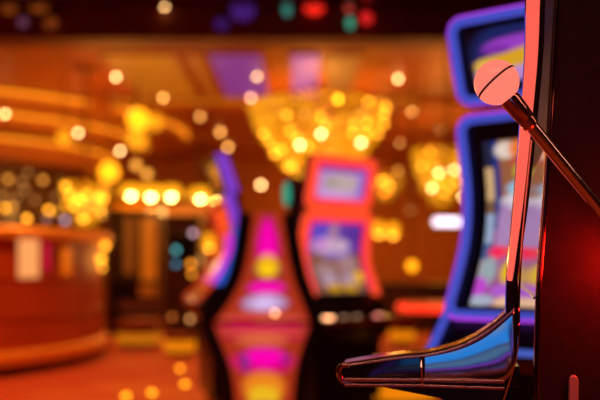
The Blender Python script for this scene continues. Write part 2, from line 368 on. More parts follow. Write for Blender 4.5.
# ------------------------------------------- illuminated end panel of the bank
DV = 4.42
Lv = smooth([(251, 213, 0), (247.5, 240, 0), (244, 260, 0), (238, 280, 0), (227, 300, 0), (213, 319, 0), (212, 325, 0), (215, 335, 0), (222, 352, 0), (229, 372, 0), (233, 400, 0), (234, 430, 0)], 4)
Rv = smooth([(284, 213, 0), (288, 240, 0), (291.5, 260, 0), (296.5, 280, 0), (304, 300, 0), (311, 319, 0), (312, 325, 0), (309, 335, 0), (303, 352, 0), (298, 372, 0), (295, 400, 0), (294, 430, 0)], 4)
root = thing('end_panel', (-0.19, DV, 0), 'tall waisted backlit panel with magenta and gold pattern ending the machine bank', 'light panel')
mag = rgb(235, 0, 140); hot = rgb(250, 0, 175); ora = rgb(190, 62, 22); 
def end_bg(u, v):
    return rgb(170, 48, 22)
vy = lambda y: (y - 213) / (430 - 213)
end_art = blobs(end_bg, [(.5, vy(238), .30, .10, rgb(190, 10, 90)), (.5, vy(238), .2, .085, hot), (.5, vy(262), .30, .035, rgb(150, 80, 60)), (.5, vy(258), .22, .05, rgb(238, 170, 20)), (.5, vy(262), .15, .03, rgb(255, 205, 10)),
    (.5, vy(279.5), .28, .030, hot), (.5, vy(294), .28, .040, rgb(190, 150, 200)), (.5, vy(295), .14, .025, rgb(220, 190, 240)), (.5, vy(310), .42, .035, rgb(205, 75, 55)), (.30, vy(316), .16, .026, rgb(205, 10, 60)), (.80, vy(317), .09, .022, rgb(190, 10, 60)), (.5, vy(322), .12, .02, rgb(215, 110, 50)),
    (.5, vy(338), .44, .026, rgb(225, 15, 90)), (.5, vy(348), .42, .024, rgb(215, 90, 55)), (.22, vy(354), .18, .018, rgb(180, 10, 50)), (.78, vy(354), .18, .018, rgb(190, 10, 60)), (.5, vy(358), .30, .028, rgb(220, 95, 65)), (.5, vy(381), .42, .055, rgb(215, 0, 100)), (.52, vy(376), .26, .045, hot), (.26, vy(381), .07, .04, rgb(130, 40, 130)), (.80, vy(379), .05, .025, rgb(140, 30, 130)),
    (.5, vy(402), .32, .055, rgb(235, 130, 30)), (.5, vy(408), .24, .035, rgb(235, 185, 30)), (.5, vy(420), .4, .04, rgb(200, 40, 60))])
n = len(Lv)
g = MB()
def endf(u, v):
    k = v * (n - 1); i = min(int(k), n - 2); t = k - i
    l = Lv[i].lerp(Lv[i + 1], t); r = Rv[i].lerp(Rv[i + 1], t); p = l.lerp(r, u)
    q = at(p.x, p.y, DV); q.y -= 0.02 * (1 - (2 * u - 1) ** 2); return q
g.grid(endf, 30, 90, end_art).build('lit_panel', picture('end_panel_picture', 1.0), root, root.location, flip=True)
out = [at(p.x - 8, p.y, DV) for p in Lv] + [at(p.x + 8, p.y, DV) for p in reversed(Rv)]
body = [p + Vector((0, 0.012, 0)) for p in out]
MB().prism(body, (0, 0.08, 0)).build('panel_body', M['black'], root, root.location, sm=True)
for side_, nm in ((Lv, -1), (Rv, 1)):
    MB().tube([at(p.x + nm * 5, p.y, DV - .006) for p in side_], 0.040, 10, flat=(.4, 1), up=(0, 1, 0)).build('edge_band', M['black'], root, root.location)
a_, b_ = at(211, 323.5, DV - .03), at(313, 323.5, DV - .03)
MB().tube([a_, a_.lerp(b_, .5) + Vector((0, -.02, 0)), b_], 0.010, 8).build('flange_rail', M['copper'], root, root.location)
p = at(275, 313, DV - .05)
MB().sphere(p, 0.0125).build('bulb', M['btn_p'], root, root.location)
MB().box((at(264, 0, DV).x, DV + .05, 0.01), (.42, .16, .02)).build('foot', M['wood'], root, root.location)

# --------------------------------------------------- the near lever machine
YAW = math.radians(10); BEZ = 12.5
bdir = Vector((math.cos(YAW), -math.sin(YAW), 0)); wdir = Vector((math.sin(YAW), math.cos(YAW), 0))
O = Vector(((545 - 300) / F * 1.12, 1.12, 0))
def NP(px, py, v=0.0):
    d = Vector(((px - 300) / F, 1, (HOR - py) / F)); t = (v + O.dot(wdir)) / (d.x * wdir.x + d.y * wdir.y)
    return Vector((0, 0, HC)) + d * t
NM = thing('slot_machine', O, 'near slot machine with long chrome lever and dark side panel at the right edge', 'slot machine')
def nb(mb, name, m, **k): return mb.build(name, m, NM, O, **k)
edge = [(567, -140), (563, -60), (558, 0), (552, 100), (549, 150), (546, 200), (542.5, 245), (539.5, 290), (538, 340), (537, 400), (537, 520), (537, 640)]
edge3 = smooth([NP(x, y) for x, y in edge], 6)
zlow = edge3[-1].z
back_u = 0.52
top = edge3[0]; low = edge3[-1]
def with_u(p, u):            # same height, u metres behind the reference edge line
    q = O + bdir * u; return Vector((q.x, q.y, p.z))
poly = edge3 + [with_u(low, back_u), with_u(top, back_u)]
nb(MB().prism(poly, wdir * 0.02), 'side_panel', M['side'], bevel=0.002)
poly2 = [p + bdir * 0.034 + wdir * 0.021 for p in edge3] + [with_u(low, back_u) + wdir * 0.021, with_u(top, back_u) + wdir * 0.021]
nb(MB().prism(poly2, wdir * 0.36), 'cabinet', M['black'])
# polished front bezel seen at a grazing angle
fr = [p - bdir * 0.0035 for p in edge3]
zdir = Vector((math.sin(math.radians(BEZ)), math.cos(math.radians(BEZ)), 0))
mb = MB(); offs = [Vector((0, 0, 0))]
for k in range(13):                       # a slightly hollow polished face
    a = math.radians(13.7 - 2.2 * k / 12); offs.append(offs[-1] + Vector((math.sin(a), math.cos(a), 0)) * .05)
isp = min(range(len(fr)), key=lambda i: abs(fr[i].z - NP(548, 138).z))
up_, lo_b = fr[:isp + 1], fr[isp:]
mb.grid(lambda u, v: lo_b[round(v * (len(lo_b) - 1))] + offs[round(u * 13)], 13, len(lo_b) - 1)
nb(MB().grid(lambda u, v: up_[round(v * (len(up_) - 1))] + offs[round(u * 13)], 13, len(up_) - 1), 'upper_bezel', mat('dull_black_bezel', (.012, .006, .005), .5, spec=.25), thick=0.004)
nb(mb, 'front_bezel', M['mirror'], thick=0.004)
nb(MB().tube([p - bdir * .001 - wdir * .001 for p in edge3], 0.0018, 10), 'edge_bead', M['gloss_black'])
nb(MB().tube([p + bdir * .0016 - wdir * .002 for p in edge3], 0.0009, 8), 'edge_highlight_wire', M['copper'])
# seam across the bezel
s0 = NP(537.5, 298, 0); 
nb(MB().tube([s0 - bdir * .0045 + o_ for o_ in offs], 0.0018, 6), 'bezel_seam', M['gloss_black'])
# light bar with red lens, standing just in front of the bezel
redL = [(532, -140), (529.5, -60), (527, 0), (525.5, 60), (519.5, 140), (514.5, 200), (510.5, 245), (507.5, 276), (509, 281)]
redR = [(545, -140), (542.5, -60), (540, 0), (537.5, 60), (530, 140), (523.5, 200), (517.5, 245), (513, 277), (511, 281)]
l3 = smooth([NP(x, y, -.012) for x, y in redL], 6); r3 = smooth([NP(x, y, -.012) for x, y in redR], 6)
M['red_lens'] = glow('red_light_bar', rgb(255, 98, 80), 1.0, 0.3)
nb(MB().prism(l3 + r3[::-1], wdir * .012), 'light_bar', M['red_lens'], bevel=0.0015)
hL = [(x - .7, y) for x, y in redL[:-1]] + [(506, 300), (505.5, 330), (502, 365), (496, 385), (488, 402)]
hR = [(x + 5.5, y) for x, y in redR[:-1]] + [(519, 300), (519, 330), (515.5, 362), (509, 382), (502, 402)]
l3 = smooth([NP(x, y, .0005) for x, y in hL], 5); r3 = smooth([NP(x, y, .0005) for x, y in hR], 5)
nb(MB().prism(l3 + r3[::-1], wdir * .02), 'light_bar_housing', M['gloss_black'], bevel=0.001)
bead = [(541, -60), (541.5, 0), (539, 60), (532, 140), (526, 200), (521.5, 250), (519, 300), (519, 330), (515.5, 360), (509.5, 380), (503, 400), (498, 415)]
nb(MB().tube(smooth([NP(x, y, -.002) for x, y in bead[3:]], 6), 0.0016, 8), 'chrome_bead', M['chrome'])
# player shelf (the long wedge)
topl = [(341, 367), (348, 365.5), (370, 362), (402, 357.5), (422, 356), (440, 352.5), (460, 346.5), (478, 337.5), (495, 325.5), (514, 309)]
t3 = smooth([NP(x, y, -.006) for x, y in topl], 5)
botl = [(516, 345), (513, 368), (508, 380), (470, 379.5), (422, 378.5), (380, 378), (350, 379), (342, 376)]
b3 = [NP(x, y, -.006) for x, y in botl]
WW = 0.05; TILT = math.tan(math.radians(4.5))
# near face: gently bulging polished panel
iseam = min(range(len(t3)), key=lambda i: abs(t3[i].x - NP(422, 356, -.006).x))
def shelf_side(ts, bl, name, m):
    ts = list(ts); nbot = smooth([NP(x, y, -.006) for x, y in bl], 8)
    def f(u, v):
        def pick(P, u):
            k = u * (len(P) - 1); i = min(int(k), len(P) - 2); return P[i].lerp(P[i + 1], k - i)
        a, b = pick(ts, u), pick(nbot, u); q = a.lerp(b, v)
        return q - wdir * (0.010 * (a - b).length * math.sin(PI * v) + TILT * (a - b).length * v)
    nb(MB().grid(f, 30, 12), name, m, thick=0.003)
shelf_side(t3[:iseam + 1], [(343, 377), (380, 378), (422, 378.5)], 'shelf_tip_panel', M['gloss_black'])
shelf_side(t3[iseam:], [(422.5, 378.5), (470, 379.5), (503, 380.5), (514, 366)], 'shelf_side_panel', M['dark_chrome'])
M['shelf_top'] = mat('shelf_top_metal', (0.50, 0.36, 0.32), 0.16, 0.85)
core = t3 + b3
nb(MB().prism([p + wdir * 0.004 for p in core], wdir * WW), 'shelf_core', M['black'])
mb = MB(); m_ = len(t3)
mb.add([p + Vector((0, 0, .001)) for p in t3] + [p + wdir * (WW + .006) + Vector((0, 0, .004)) for p in t3], [(i, i + 1, m_ + i + 1, m_ + i) for i in range(m_ - 1)])
nb(mb, 'shelf_top', M['shelf_top'], thick=0.002)
nb(MB().tube(t3, 0.0020, 10), 'shelf_edge_bead', M['chrome'])
tip = smooth([NP(x, y, -.006) for x, y in ((350, 366), (343, 365.5), (339.5, 369), (340, 376), (343.5, 381.5), (352, 383.5))], 6)
nb(MB().tube(tip, 0.0042, 12), 'shelf_nose', M['copper'])
mb = MB(); mb.add([p for p in tip] + [p + wdir * WW for p in tip], [(i, i + 1, len(tip) + i + 1, len(tip) + i) for i in range(len(tip) - 1)])
nb(mb, 'shelf_nose_cap', M['copper'], thick=0.003)
nb(MB().tube([NP(422, 356, -.012), NP(421.5, 367, -.018), NP(422, 388, -.012)], 0.0012, 8), 'shelf_joint', M['chrome'])
for ya, yb, r_ in ((379.5, 381.5, 0.0030), (385, 388.5, 0.0026)):
    nb(MB().tube([NP(344, ya, -.010), NP(422, ya + .5, -.010), NP(504, yb, -.010)], r_, 10), 'shelf_rail', M['copper'])
for y_, x0 in ((392.5, 440), (396.5, 452)):
    nb(MB().tube([NP(x0, y_, .004), NP(500, y_ + .5, .004)], 0.0020, 8), 'underside_rail', M['copper'])
und = [NP(x, y, .0) for x, y in ((352, 380), (505, 382), (500, 400), (492, 420), (470, 420), (440, 398), (392, 389))]
nb(MB().prism(und, wdir * (WW + .3)), 'shelf_underside', M['black'])
dk = [NP(x, y, WW) for x, y in ((372, 381), (395, 375), (470, 372), (520, 366), (520, 388), (380, 386))]
nb(MB().prism(dk, wdir * .29), 'button_deck', M['gloss_black'], bevel=0.002)
for i in range(4):
    p = NP(445 + 8 * (i % 2), 372, WW) + wdir * (0.06 + i * 0.06)
    nb(MB().lathe([(0.016, 0), (0.016, .006), (0.012, .01), (.0001, .011)], p, 16), 'button', M['btn_w'])
# plinth down to the floor and a top lid
pl = [with_u(low, -.01), with_u(low, back_u)]
pl = [Vector((q.x, q.y, 0)) for q in pl]
nb(MB().prism([pl[0], pl[1], with_u(low, back_u), with_u(low, -.01)], wdir * 0.40), 'plinth', M['side'])
nb(MB().prism([top - bdir * .03, with_u(top, back_u), with_u(top, back_u) + Vector((0, 0, .04)), top - bdir * .03 + Vector((0, 0, .04))], wdir * 0.42), 'lid', M['black'])
# pill shaped latch low on the side panel
pc = [NP(x, y, -.001) for x, y in ((568, 420), (568, 380.5), (569.2, 376.5), (573, 374.2), (576.8, 376.5), (578, 380.5), (578, 420))]
nb(MB().prism(pc, -wdir * .006), 'side_latch', mat('latch_metal', (0.72, 0.45, 0.38), 0.45, 0.6), bevel=0.0015)
# lever: hub with red glowing ring, shaft, collar, lit ball
ball = at(496.5, 82.5, 1.065); rb = 22.3 / F * 1.065
hub = NP(634, 252.5, -.022)
ax = (hub - ball).normalized()
nb(MB().lathe([(0.019, -0.022), (0.019, .006), (0.016, .012), (0.0001, .014)], hub, 28, -wdir), 'lever_hub', M['chrome'])
rg = MB(); rg.ring([(0.022 + .004 * math.cos(a), .004 * math.sin(a)) for a in [2 * PI * k / 10 for k in range(10)]], (0, 0, 0), 40)
Rm = Vector((0, 0, 1)).rotation_difference(-wdir).to_matrix(); rg.v = [tuple(Rm @ Vector(v) + hub + wdir * .013) for v in rg.v]
nb(rg, 'hub_light_ring', glow('red_hub_ring', (1.0, 0.02, 0.01), 9.0))
s_ = 1 / F * 1.06
lamp('hub_glow_fill', NP(634, 258, -.05), 2.3, (1, .012, .006), .04)  # point lamp added to widen the red glow on the side panel
nb(MB().tube([ball + ax * rb * 1.9, hub], [6.2 * s_, 7.4 * s_], 24), 'lever_shaft', M['chrome'])
nb(MB().lathe([(8.2 * s_, rb * .82), (9.6 * s_, rb * .86), (10.4 * s_, rb * 1.05), (9.6 * s_, rb * 1.7), (8.9 * s_, rb * 2.05), (8.3 * s_, rb * 2.12), (8.6 * s_, rb * 2.2), (8.2 * s_, rb * 2.5), (6.2 * s_, rb * 2.58)], ball, 32, ax), 'lever_collar', M['copper'])
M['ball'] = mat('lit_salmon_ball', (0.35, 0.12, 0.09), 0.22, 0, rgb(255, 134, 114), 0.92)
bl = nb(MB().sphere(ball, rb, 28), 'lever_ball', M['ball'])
gax = (ax + Vector((0, -0.22, 0.0))).normalized()
g = MB(); q = Vector((0, 0, 1)).rotation_difference(gax).to_matrix()
g.ring([(rb * (1.001 + .018 * math.cos(a)), rb * .048 * math.sin(a)) for a in [2 * PI * k / 8 for k in range(8)]], (0, 0, 0), 60)
g.v = [tuple(q @ Vector(v) + ball - gax * rb * .02) for v in g.v]
nb(g, 'ball_seam', mat('dark_red_seam', (0.10, 0.008, 0.006), 0.5))

# ------------------------------------------------------------- bar counter
BC = (-4.08, 7.78); R = 2.2
bar = thing('bar_counter', (BC[0], BC[1], 0), 'curved red fronted bar counter with gold rim standing at the left', 'bar counter')
MB().ring([(R - .02, .09), (R - .02, 1.09), (R - .36, 1.09), (R - .36, .09)], n=96).build('front_panel', M['red_panel'], bar)
MB().ring([(R + .05, 1.09), (R + .07, 1.11), (R + .07, 1.16), (R + .05, 1.18), (R - .6, 1.18), (R - .6, 1.09)], n=96).build('countertop', M['gilt'], bar)
MB().ring([(R + .02, .085), (R + .03, .10), (R + .03, .18), (R + .01, .195), (R - .03, .195), (R - .03, .085)], n=96).build('base_trim', M['gilt'], bar)
MB().ring([(R - .22, 0), (R - .22, .09), (R - .34, .09), (R - .34, 0)], n=96).build('toe_kick', M['black'], bar)
for zz in (.46, .76):
    MB().ring([(R - .018, zz), (R - .006, zz + .006), (R - .006, zz + .014), (R - .018, zz + .02)], n=96).build('panel_moulding', M['red_panel'], bar)
def bar_hit(px):                   # where the sight line of a column meets the counter front
    d = Vector(((px - 300) / F, 1)).normalized(); c = Vector(BC)
    b = d.dot(c); cr = c.length_squared - b * b
    t = b - math.sqrt(max(R * R - cr, 0)); p = d * t; return p, math.atan2(p.y - BC[1], p.x - BC[0])
def bar_patch(px0, px1, py0, py1, name, m, rr=R - .012):  # glowing patches standing in for screen reflections on the lacquer
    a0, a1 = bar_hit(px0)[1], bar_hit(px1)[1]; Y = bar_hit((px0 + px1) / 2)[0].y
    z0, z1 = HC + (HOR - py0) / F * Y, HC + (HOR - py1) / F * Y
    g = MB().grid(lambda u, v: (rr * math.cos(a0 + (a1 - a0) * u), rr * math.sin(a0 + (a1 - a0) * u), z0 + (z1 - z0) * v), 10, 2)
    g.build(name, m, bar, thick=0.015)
bar_patch(20, 40, 238, 278, 'cream_reflection', glow('cream_reflection', rgb(255, 165, 95), 1.0))
bar_patch(45, 51, 243, 270, 'crimson_reflection', glow('crimson_reflection', rgb(190, 0, 50), 1.1))
bar_patch(64, 72, 248, 275, 'orange_reflection', glow('orange_reflection', rgb(250, 110, 10), .8))
for px, py in ((102, 246), (98, 259), (99, 268)):
    P, a = bar_hit(px); q = Vector(((R + .03) * math.cos(a), (R + .03) * math.sin(a), HC + (HOR - py) / F * P.y))
    MB().sphere(q, .028 if py < 265 else .018).build('bulb', M['amber_bulb'], bar)

# ------------------------------------------------------ round tiered canopy
CC = (-5.54, 13.05)
can = thing('canopy', (CC[0], CC[1], 0), 'round tiered copper canopy with cove lights hanging behind the bar', 'canopy')
M['canopy'] = mat('canopy_copper', (0.72, 0.26, 0.04), 0.4)
M['cove'] = glow('cove_light', (1.0, 0.29, 0.010), 1.5)
for nm, r0, z0, z1 in (('lower_tier', 2.5, 2.30, 2.62), ('middle_tier', 3.05, 2.66, 2.84), ('upper_tier', 3.7, 2.86, 2.995)):
    MB().ring([(r0, z0), (r0 + .02, z0 + .02), (r0 + .02, z1 - .02), (r0, z1), (r0 - .7, z1), (r0 - .7, z0)], n=96).build(nm, M['canopy'], can)
    MB().ring([(r0 + .045 + .022 * math.cos(a), z1 - .05 + .022 * math.sin(a)) for a in [2 * PI * k / 8 for k in range(8)]], n=96).build('cove_light', M['cove'], can)
drum = thing('glint_wall', (CC[0], CC[1], 0), 'dark round mosaic wall dotted with glowing amber glints under the canopy', 'wall display')
def mosaic():
    m, nt, p = nodes('dark_mosaic')
    tc = nt.nodes.new('ShaderNodeTexCoord'); v = nt.nodes.new('ShaderNodeTexVoronoi'); v.inputs['Scale'].default_value = 9
    r = nt.nodes.new('ShaderNodeValToRGB'); r.color_ramp.elements[0].color = (0.25, 0.09, 0.02, 1); r.color_ramp.elements[1].color = (0.03, 0.008, 0.006, 1)
    nt.links.new(tc.outputs['Object'], v.inputs['Vector']); nt.links.new(v.outputs['Distance'], r.inputs[0]); nt.links.new(r.outputs[0], p.inputs['Base Color'])
    p.inputs['Roughness'].default_value = 0.25; return m
MB().ring([(2.2, 0), (2.2, 2.3), (2.1, 2.3), (2.1, 0)], n=96).build('mosaic_drum', mosaic(), drum)
M['dim_bulb_or_glint'] = glow('dim_amber_bulb_or_glint', (1.0, 0.40, 0.05), 2.2)
M['faint_bulb_or_glint'] = glow('faint_amber_bulb_or_glint', (0.8, 0.35, 0.08), 1.1)
def drum_hit(px, r=2.25):
    d = Vector(((px - 300) / F, 1)).normalized(); c = Vector(CC); b = d.dot(c); cr = c.length_squared - b * b
    return d * (b - math.sqrt(max(r * r - cr, 0)))
for px, py, k, r in ((8, 179, 'dim_bulb_or_glint', .034), (22, 182, 'faint_bulb_or_glint', .034), (43, 180, 'dim_bulb_or_glint', .036), (25, 190, 'faint_bulb_or_glint', .034), (49, 210, 'amber_bulb', .036), (5, 208, 'amber_bulb', .03), (12, 207, 'dim_bulb_or_glint', .034), (2, 196, 'faint_bulb_or_glint', .034), (35, 200, 'faint_bulb_or_glint', .03), (56, 196, 'faint_bulb_or_glint', .03), (17, 198, 'faint_bulb_or_glint', .03), (28, 172, 'faint_bulb_or_glint', .03), (62, 180, 'faint_bulb_or_glint', .03), (58, 212, 'dim_bulb_or_glint', .03)):
    P = drum_hit(px); MB().sphere((P.x - CC[0], P.y - CC[1], HC + (HOR - py) / F * P.y), r).build('bulb', M[k], drum)  # glowing spheres standing in for blurred glints along the wall
# small lights standing on the counter
def glass_lamp(px, py, D, label, m, r=.03):
    p = at(px, py, D); t = thing('candle_lamp', (p.x, p.y, 1.18), label, 'lamp')
    h = max(p.z - 1.18, .05)
    MB().lathe([(.05, 0), (.05, .012), (.012, .02), (.012, h)], n=16).build('holder', M['brass'], t)
    MB().sphere((0, 0, h + r * .6), r).build('bulb', m, t)
glass_lamp(27, 220, 6.85, 'amber candle lamp on the bar rim, in front of the mosaic wall', M['amber_bulb'], .021)
glass_lamp(65, 222, 7.6, 'pale lavender candle lamp on the bar counter, larger and right of its twin', glow('lavender_lamp', (.42, .28, .36), 3.2), .024)
glass_lamp(47, 220.5, 7.2, 'small faint lavender candle lamp on the bar counter', glow('faint_lavender_lamp', (.5, .25, .22), 1.6), .02)

# -------------------------------------------------------------- chandeliers
def chandelier(label, px, py, D, Rr, hgt, nb_, tiers, bright, bulbs=()):
    c = at(px, py, D); t = thing('chandelier', (c.x, c.y, c.z), label, 'chandelier')
    zt = hgt / 2
    MB().lathe([(.02, zt), (.02, ZC - c.z)], n=10).build('rod', M['brass'], t)
    MB().lathe([(.14, ZC - c.z - .03), (.14, ZC - c.z)], n=20).build('ceiling_rose', M['brass'], t)
    st = MB()
    for k in range(tiers):
        f = k / max(tiers - 1, 1); r = Rr * (1 - .62 * f ** 1.6); z1 = zt - hgt * .92 * f * .8; 
        MB().ring([(r + .02, z1), (r + .02, z1 + .03), (r - .02, z1 + .03), (r - .02, z1)], n=48).build('tier_ring', M['gold'], t)
        ln = hgt / tiers * 1.15; m = max(14, int(2 * PI * r / .055))
        for i in range(m):
            a = 2 * PI * i / m
            for j in range(int(ln / .05)):
                if random.random() < .38: continue
                s = random.uniform(.022, .038); rr = r * (1 - .10 * j * .05 / ln)
                o = Vector((rr * math.cos(a), rr * math.sin(a), z1 - .02 - j * .05))
                st.add([o + Vector(v) * s for v in ((1, 0, 0), (-1, 0, 0), (0, 1, 0), (0, -1, 0), (0, 0, 1.4), (0, 0, -1.4))], [(0, 2, 4), (2, 1, 4), (1, 3, 4), (3, 0, 4), (2, 0, 5), (1, 2, 5), (3, 1, 5), (0, 3, 5)])
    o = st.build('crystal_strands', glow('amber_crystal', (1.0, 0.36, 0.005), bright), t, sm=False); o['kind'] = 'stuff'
    for i in range(nb_):
        a = random.uniform(PI, 2 * PI); f = random.random(); r = Rr * (1 - .72 * f ** 1.4) + .05
        MB().sphere((r * math.cos(a), r * math.sin(a), zt - hgt * .85 * f - .03), .026, 10).build('bulb', M['amber_bulb'], t)
    for bx, by, k in bulbs:
        q = at(bx, by, D - Rr * .9) - c
        MB().sphere(q, .026, 12).build('bulb', M[k], t)
    lamp('chandelier_light', (c.x, c.y, c.z - hgt * .1), 60 * Rr / .8, (1.0, .42, .07), Rr * .5)
    return t
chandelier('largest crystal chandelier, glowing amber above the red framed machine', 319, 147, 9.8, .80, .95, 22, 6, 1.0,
           [(300, 145, 'white_glow'), (321, 134, 'white_glow'), (353, 133, 'amber_bulb'), (367, 123, 'amber_bulb'), (354, 124, 'amber_bulb'), (366, 134, 'amber_bulb'), (361, 143, 'white_glow'), (281, 150, 'amber_bulb'), (292, 166, 'amber_bulb'), (275, 154, 'amber_bulb'), (305, 114, 'dim_bulb_or_glint'), (362, 113, 'dim_bulb_or_glint')])
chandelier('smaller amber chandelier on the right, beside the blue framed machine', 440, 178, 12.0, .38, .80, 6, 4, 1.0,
           [(439, 173, 'white_glow'), (454, 170, 'white_glow'), (432, 188, 'white_glow'), (463, 197, 'white_glow'), (442, 150, 'dim_bulb_or_glint'), (432, 166, 'amber_bulb'), (449, 186, 'amber_bulb')])
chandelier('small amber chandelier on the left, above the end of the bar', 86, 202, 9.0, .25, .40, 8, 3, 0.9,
           [(70, 195, 'amber_bulb'), (86, 194, 'amber_bulb'), (98, 198, 'amber_bulb'), (88, 207, 'dim_bulb_or_glint'), (83, 219, 'amber_bulb'), (102, 215, 'dim_bulb_or_glint')])
chandelier('dim amber chandelier between red and blue machines, behind the twin lamps', 386, 188, 13.0, .24, .36, 5, 3, 0.55, [(375, 184, 'dim_bulb_or_glint'), (393, 188, 'dim_bulb_or_glint')])

# --------------------------------------------------- twin pendant lamps etc.
def pendant(px, py, D, label, core='hot_bulb', rb_=.040, rs=.14):
    p = at(px, py, D); t = thing('pendant_lamp', p, label, 'lamp')
    MB().lathe([(.006, .1), (.006, ZC - p.z)], n=8).build('cord', M['black'], t)
    MB().lathe([(.03, .10), (rs * .8, .085), (rs, .03), (rs * 1.1, -.045), (rs * 1.04, -.05), (rs * .95, .02), (rs * .7, .07), (.03, .09)], n=28).build('lamp_shade', M['amber_shade'], t)
    MB().sphere((0, 0, -.04), rb_, 12).build('bulb', M[core], t)
    lamp('pendant_light', (p.x, p.y, p.z - .2), 6, (1.0, .5, .12), .08)
pendant(131, 192, 10.8, 'bright pendant lamp, first from the left above the dark cabinet')
pendant(151, 193, 10.4, 'bright pendant lamp, second from the left above the dark cabinet')
pendant(171, 193, 10.8, 'bright pendant lamp hanging alone between the two pairs')
pendant(200, 195, 10.8, 'bright pendant lamp, left one beside the violet machine strip')
pendant(218, 198, 10.4, 'bright pendant lamp touching the violet machine strip')
pendant(379, 230, 10.5, 'amber pendant lamp, left of the pair beside the red machine', 'amber_bulb', .05, .07)
pendant(393, 231, 10.5, 'amber pendant lamp, right of the pair beside the red machine', 'amber_bulb', .05, .07)
pendant(198, 243, 9.5, 'low amber pendant lamp, left of the pair beside the edge-on machine', 'amber_bulb', .045, .052)
pendant(209, 243, 9.5, 'low amber pendant lamp, right of the pair beside the edge-on machine', 'amber_bulb', .045, .052)

M['warm_shade'] = glow('warm_amber_shade', (1.0, 0.34, 0.006), 1.3)
M['bright_shade'] = glow('bright_amber_shade', (1.0, 0.36, 0.006), 2.6)
def globe(px, py, D, label, r, m):
    p = at(px, py, D); t = thing('globe_lamp', p, label, 'lamp')
    MB().lathe([(.006, r), (.006, ZC - p.z)], n=8).build('cord', M['black'], t)
    MB().sphere((0, 0, 0), r, 14).build('globe', M[m], t)
globe(138, 119, 9.3, 'amber globe lamp near the ceiling, leftmost of the three left of the biggest chandelier', .12, 'bright_shade')
globe(154, 122, 9.9, 'amber globe lamp near the ceiling, rightmost of the three left of the biggest chandelier', .10, 'warm_shade')
globe(137, 139, 9.7, 'amber globe lamp near the ceiling, lowest of the three left of the biggest chandelier', .12, 'warm_shade')
globe(64, 137, 9.0, 'faint orange globe lamp in front of the tiered canopy', .075, 'warm_shade')
globe(109, 172, 9.3, 'round amber globe lamp above the small left chandelier', .11, 'bright_shade')
globe(136, 165, 10.5, 'faint amber globe lamp above the bright pendant pair', .05, 'dim_bulb_or_glint')
globe(147, 174, 10.7, 'faint amber globe lamp close over the second bright pendant', .05, 'dim_bulb_or_glint')
globe(398, 171, 13.0, 'faint orange globe lamp between the big and the right chandelier', .038, 'dim_bulb_or_glint')
globe(411, 210, 12.5, 'dim brown globe lamp below the right chandelier', .036, 'faint_bulb_or_glint')
globe(412, 266, 9.0, 'round amber globe lamp low beside the blue frame', .055, 'bright_shade')
globe(261, 185, 14.5, 'peach globe lamp between violet strip and red machine', .035, 'white_glow')
globe(205, 170, 13.5, 'faint orange globe lamp left of the violet strip', .04, 'faint_bulb_or_glint')

# ------------------------------------------------------------- downlights
def downlight(px, py, label, m='white_glow', zb_=ZC - .03, z=ZC, k=1.0):
    D = (zb_ - HC) / ((HOR - py) / F); x = (px - 300) / F * D; r = .0022 * D * k; dz = zb_ - z
    t = thing('downlight', (x, D, z), label, 'downlight', 0, None)
    MB().ring([(r * 1.6, 0), (r * 1.6, -.012), (r * 1.25, -.012), (r * 1.25, 0)], n=28).build('trim_ring', M['brass'], t)
    MB().sphere((0, 0, dz), r, 12).build('bulb', M[m], t)
    if dz < -.05: MB().lathe([(.008, dz), (.008, -.005)], n=8).build('stem', M['brass'], t)
    lamp('downlight_spot', (x, D, zb_ - .09), 9, (1.0, .52, .17), .05, 'SPOT', math.radians(120))
M['amber_dl'] = glow('amber_downlight_bulb', (1.0, .44, .09), 10.0)
M['gold_dl'] = glow('golden_downlight_bulb', (1.0, .45, .015), 16.0)
M['pink_dl'] = glow('pink_downlight_bulb', (1.0, .42, .24), 11.0)
for a in ((116, 77, 'cream downlight left of the orange ceiling reflections'), (163, 98, 'amber downlight below the wide orange ceiling reflection', 'amber_dl'),
          (257, 76, 'cream downlight over the purple ceiling reflection'), (251, 98, 'pinkish downlight at the far edge of the purple ceiling reflection', 'pink_dl'),
          (338, 99, 'golden downlight directly above the largest chandelier', 'gold_dl'), (398, 79, 'cream downlight right of the ceiling reflections'),
          (5, 114, 'cream downlight at the far left edge, above the canopy', 'white_glow', 2.72, 2.855), (78, 133, 'cream downlight above the canopy middle', 'white_glow', 2.60, 2.855), (120, 151, 'cream downlight where the canopy ends', 'white_glow', 2.45, 2.855),
          (200, 117, 'amber downlight left of the largest chandelier, nearest in its row', 'amber_dl'), (220, 132, 'amber downlight left of the largest chandelier, middle of its row', 'amber_dl'), (228, 147, 'amber downlight just above the violet strip', 'amber_dl'),
          (412, 112, 'amber downlight above the right chandelier, nearest', 'amber_dl'), (440, 131, 'amber downlight above the right chandelier, beside the blue frame', 'amber_dl'), (400, 142, 'amber downlight left of the right chandelier top', 'amber_dl')):
    downlight(*a)
def beam_glow(px, py, label, col, es, rx, rz, D=6.88):  # cream pair are lamps; coloured ones are glowing patches for reflections on the beam
    p = at(px, py, D); t = thing('spotlight', p, label, 'spotlight')  # only the cream pair are spotlights; coloured ones stand in for reflections
    MB().lathe([(max(rx, rz) * .9, -.015), (max(rx, rz) * .9, .0)], (0, 0, 0), 24, (0, -1, 0)).build('housing', M['black'], t)
    b = MB().sphere((0, 0, 0), 1, 12); b.v = [(v[0] * rx, v[1] * .03 - .025, v[2] * rz) for v in b.v]
    b.build('lens', glow('beam_glow_mat', col, es), t)  # a lens on the cream pair only, otherwise a reflection patch
beam_glow(165, 6, 'cream spotlight on the dark overhead beam, left', (1, .55, .2), 13, .026, .026)
beam_glow(374, 2, 'cream spotlight on the dark overhead beam, right', (1, .55, .2), 13, .026, .026)
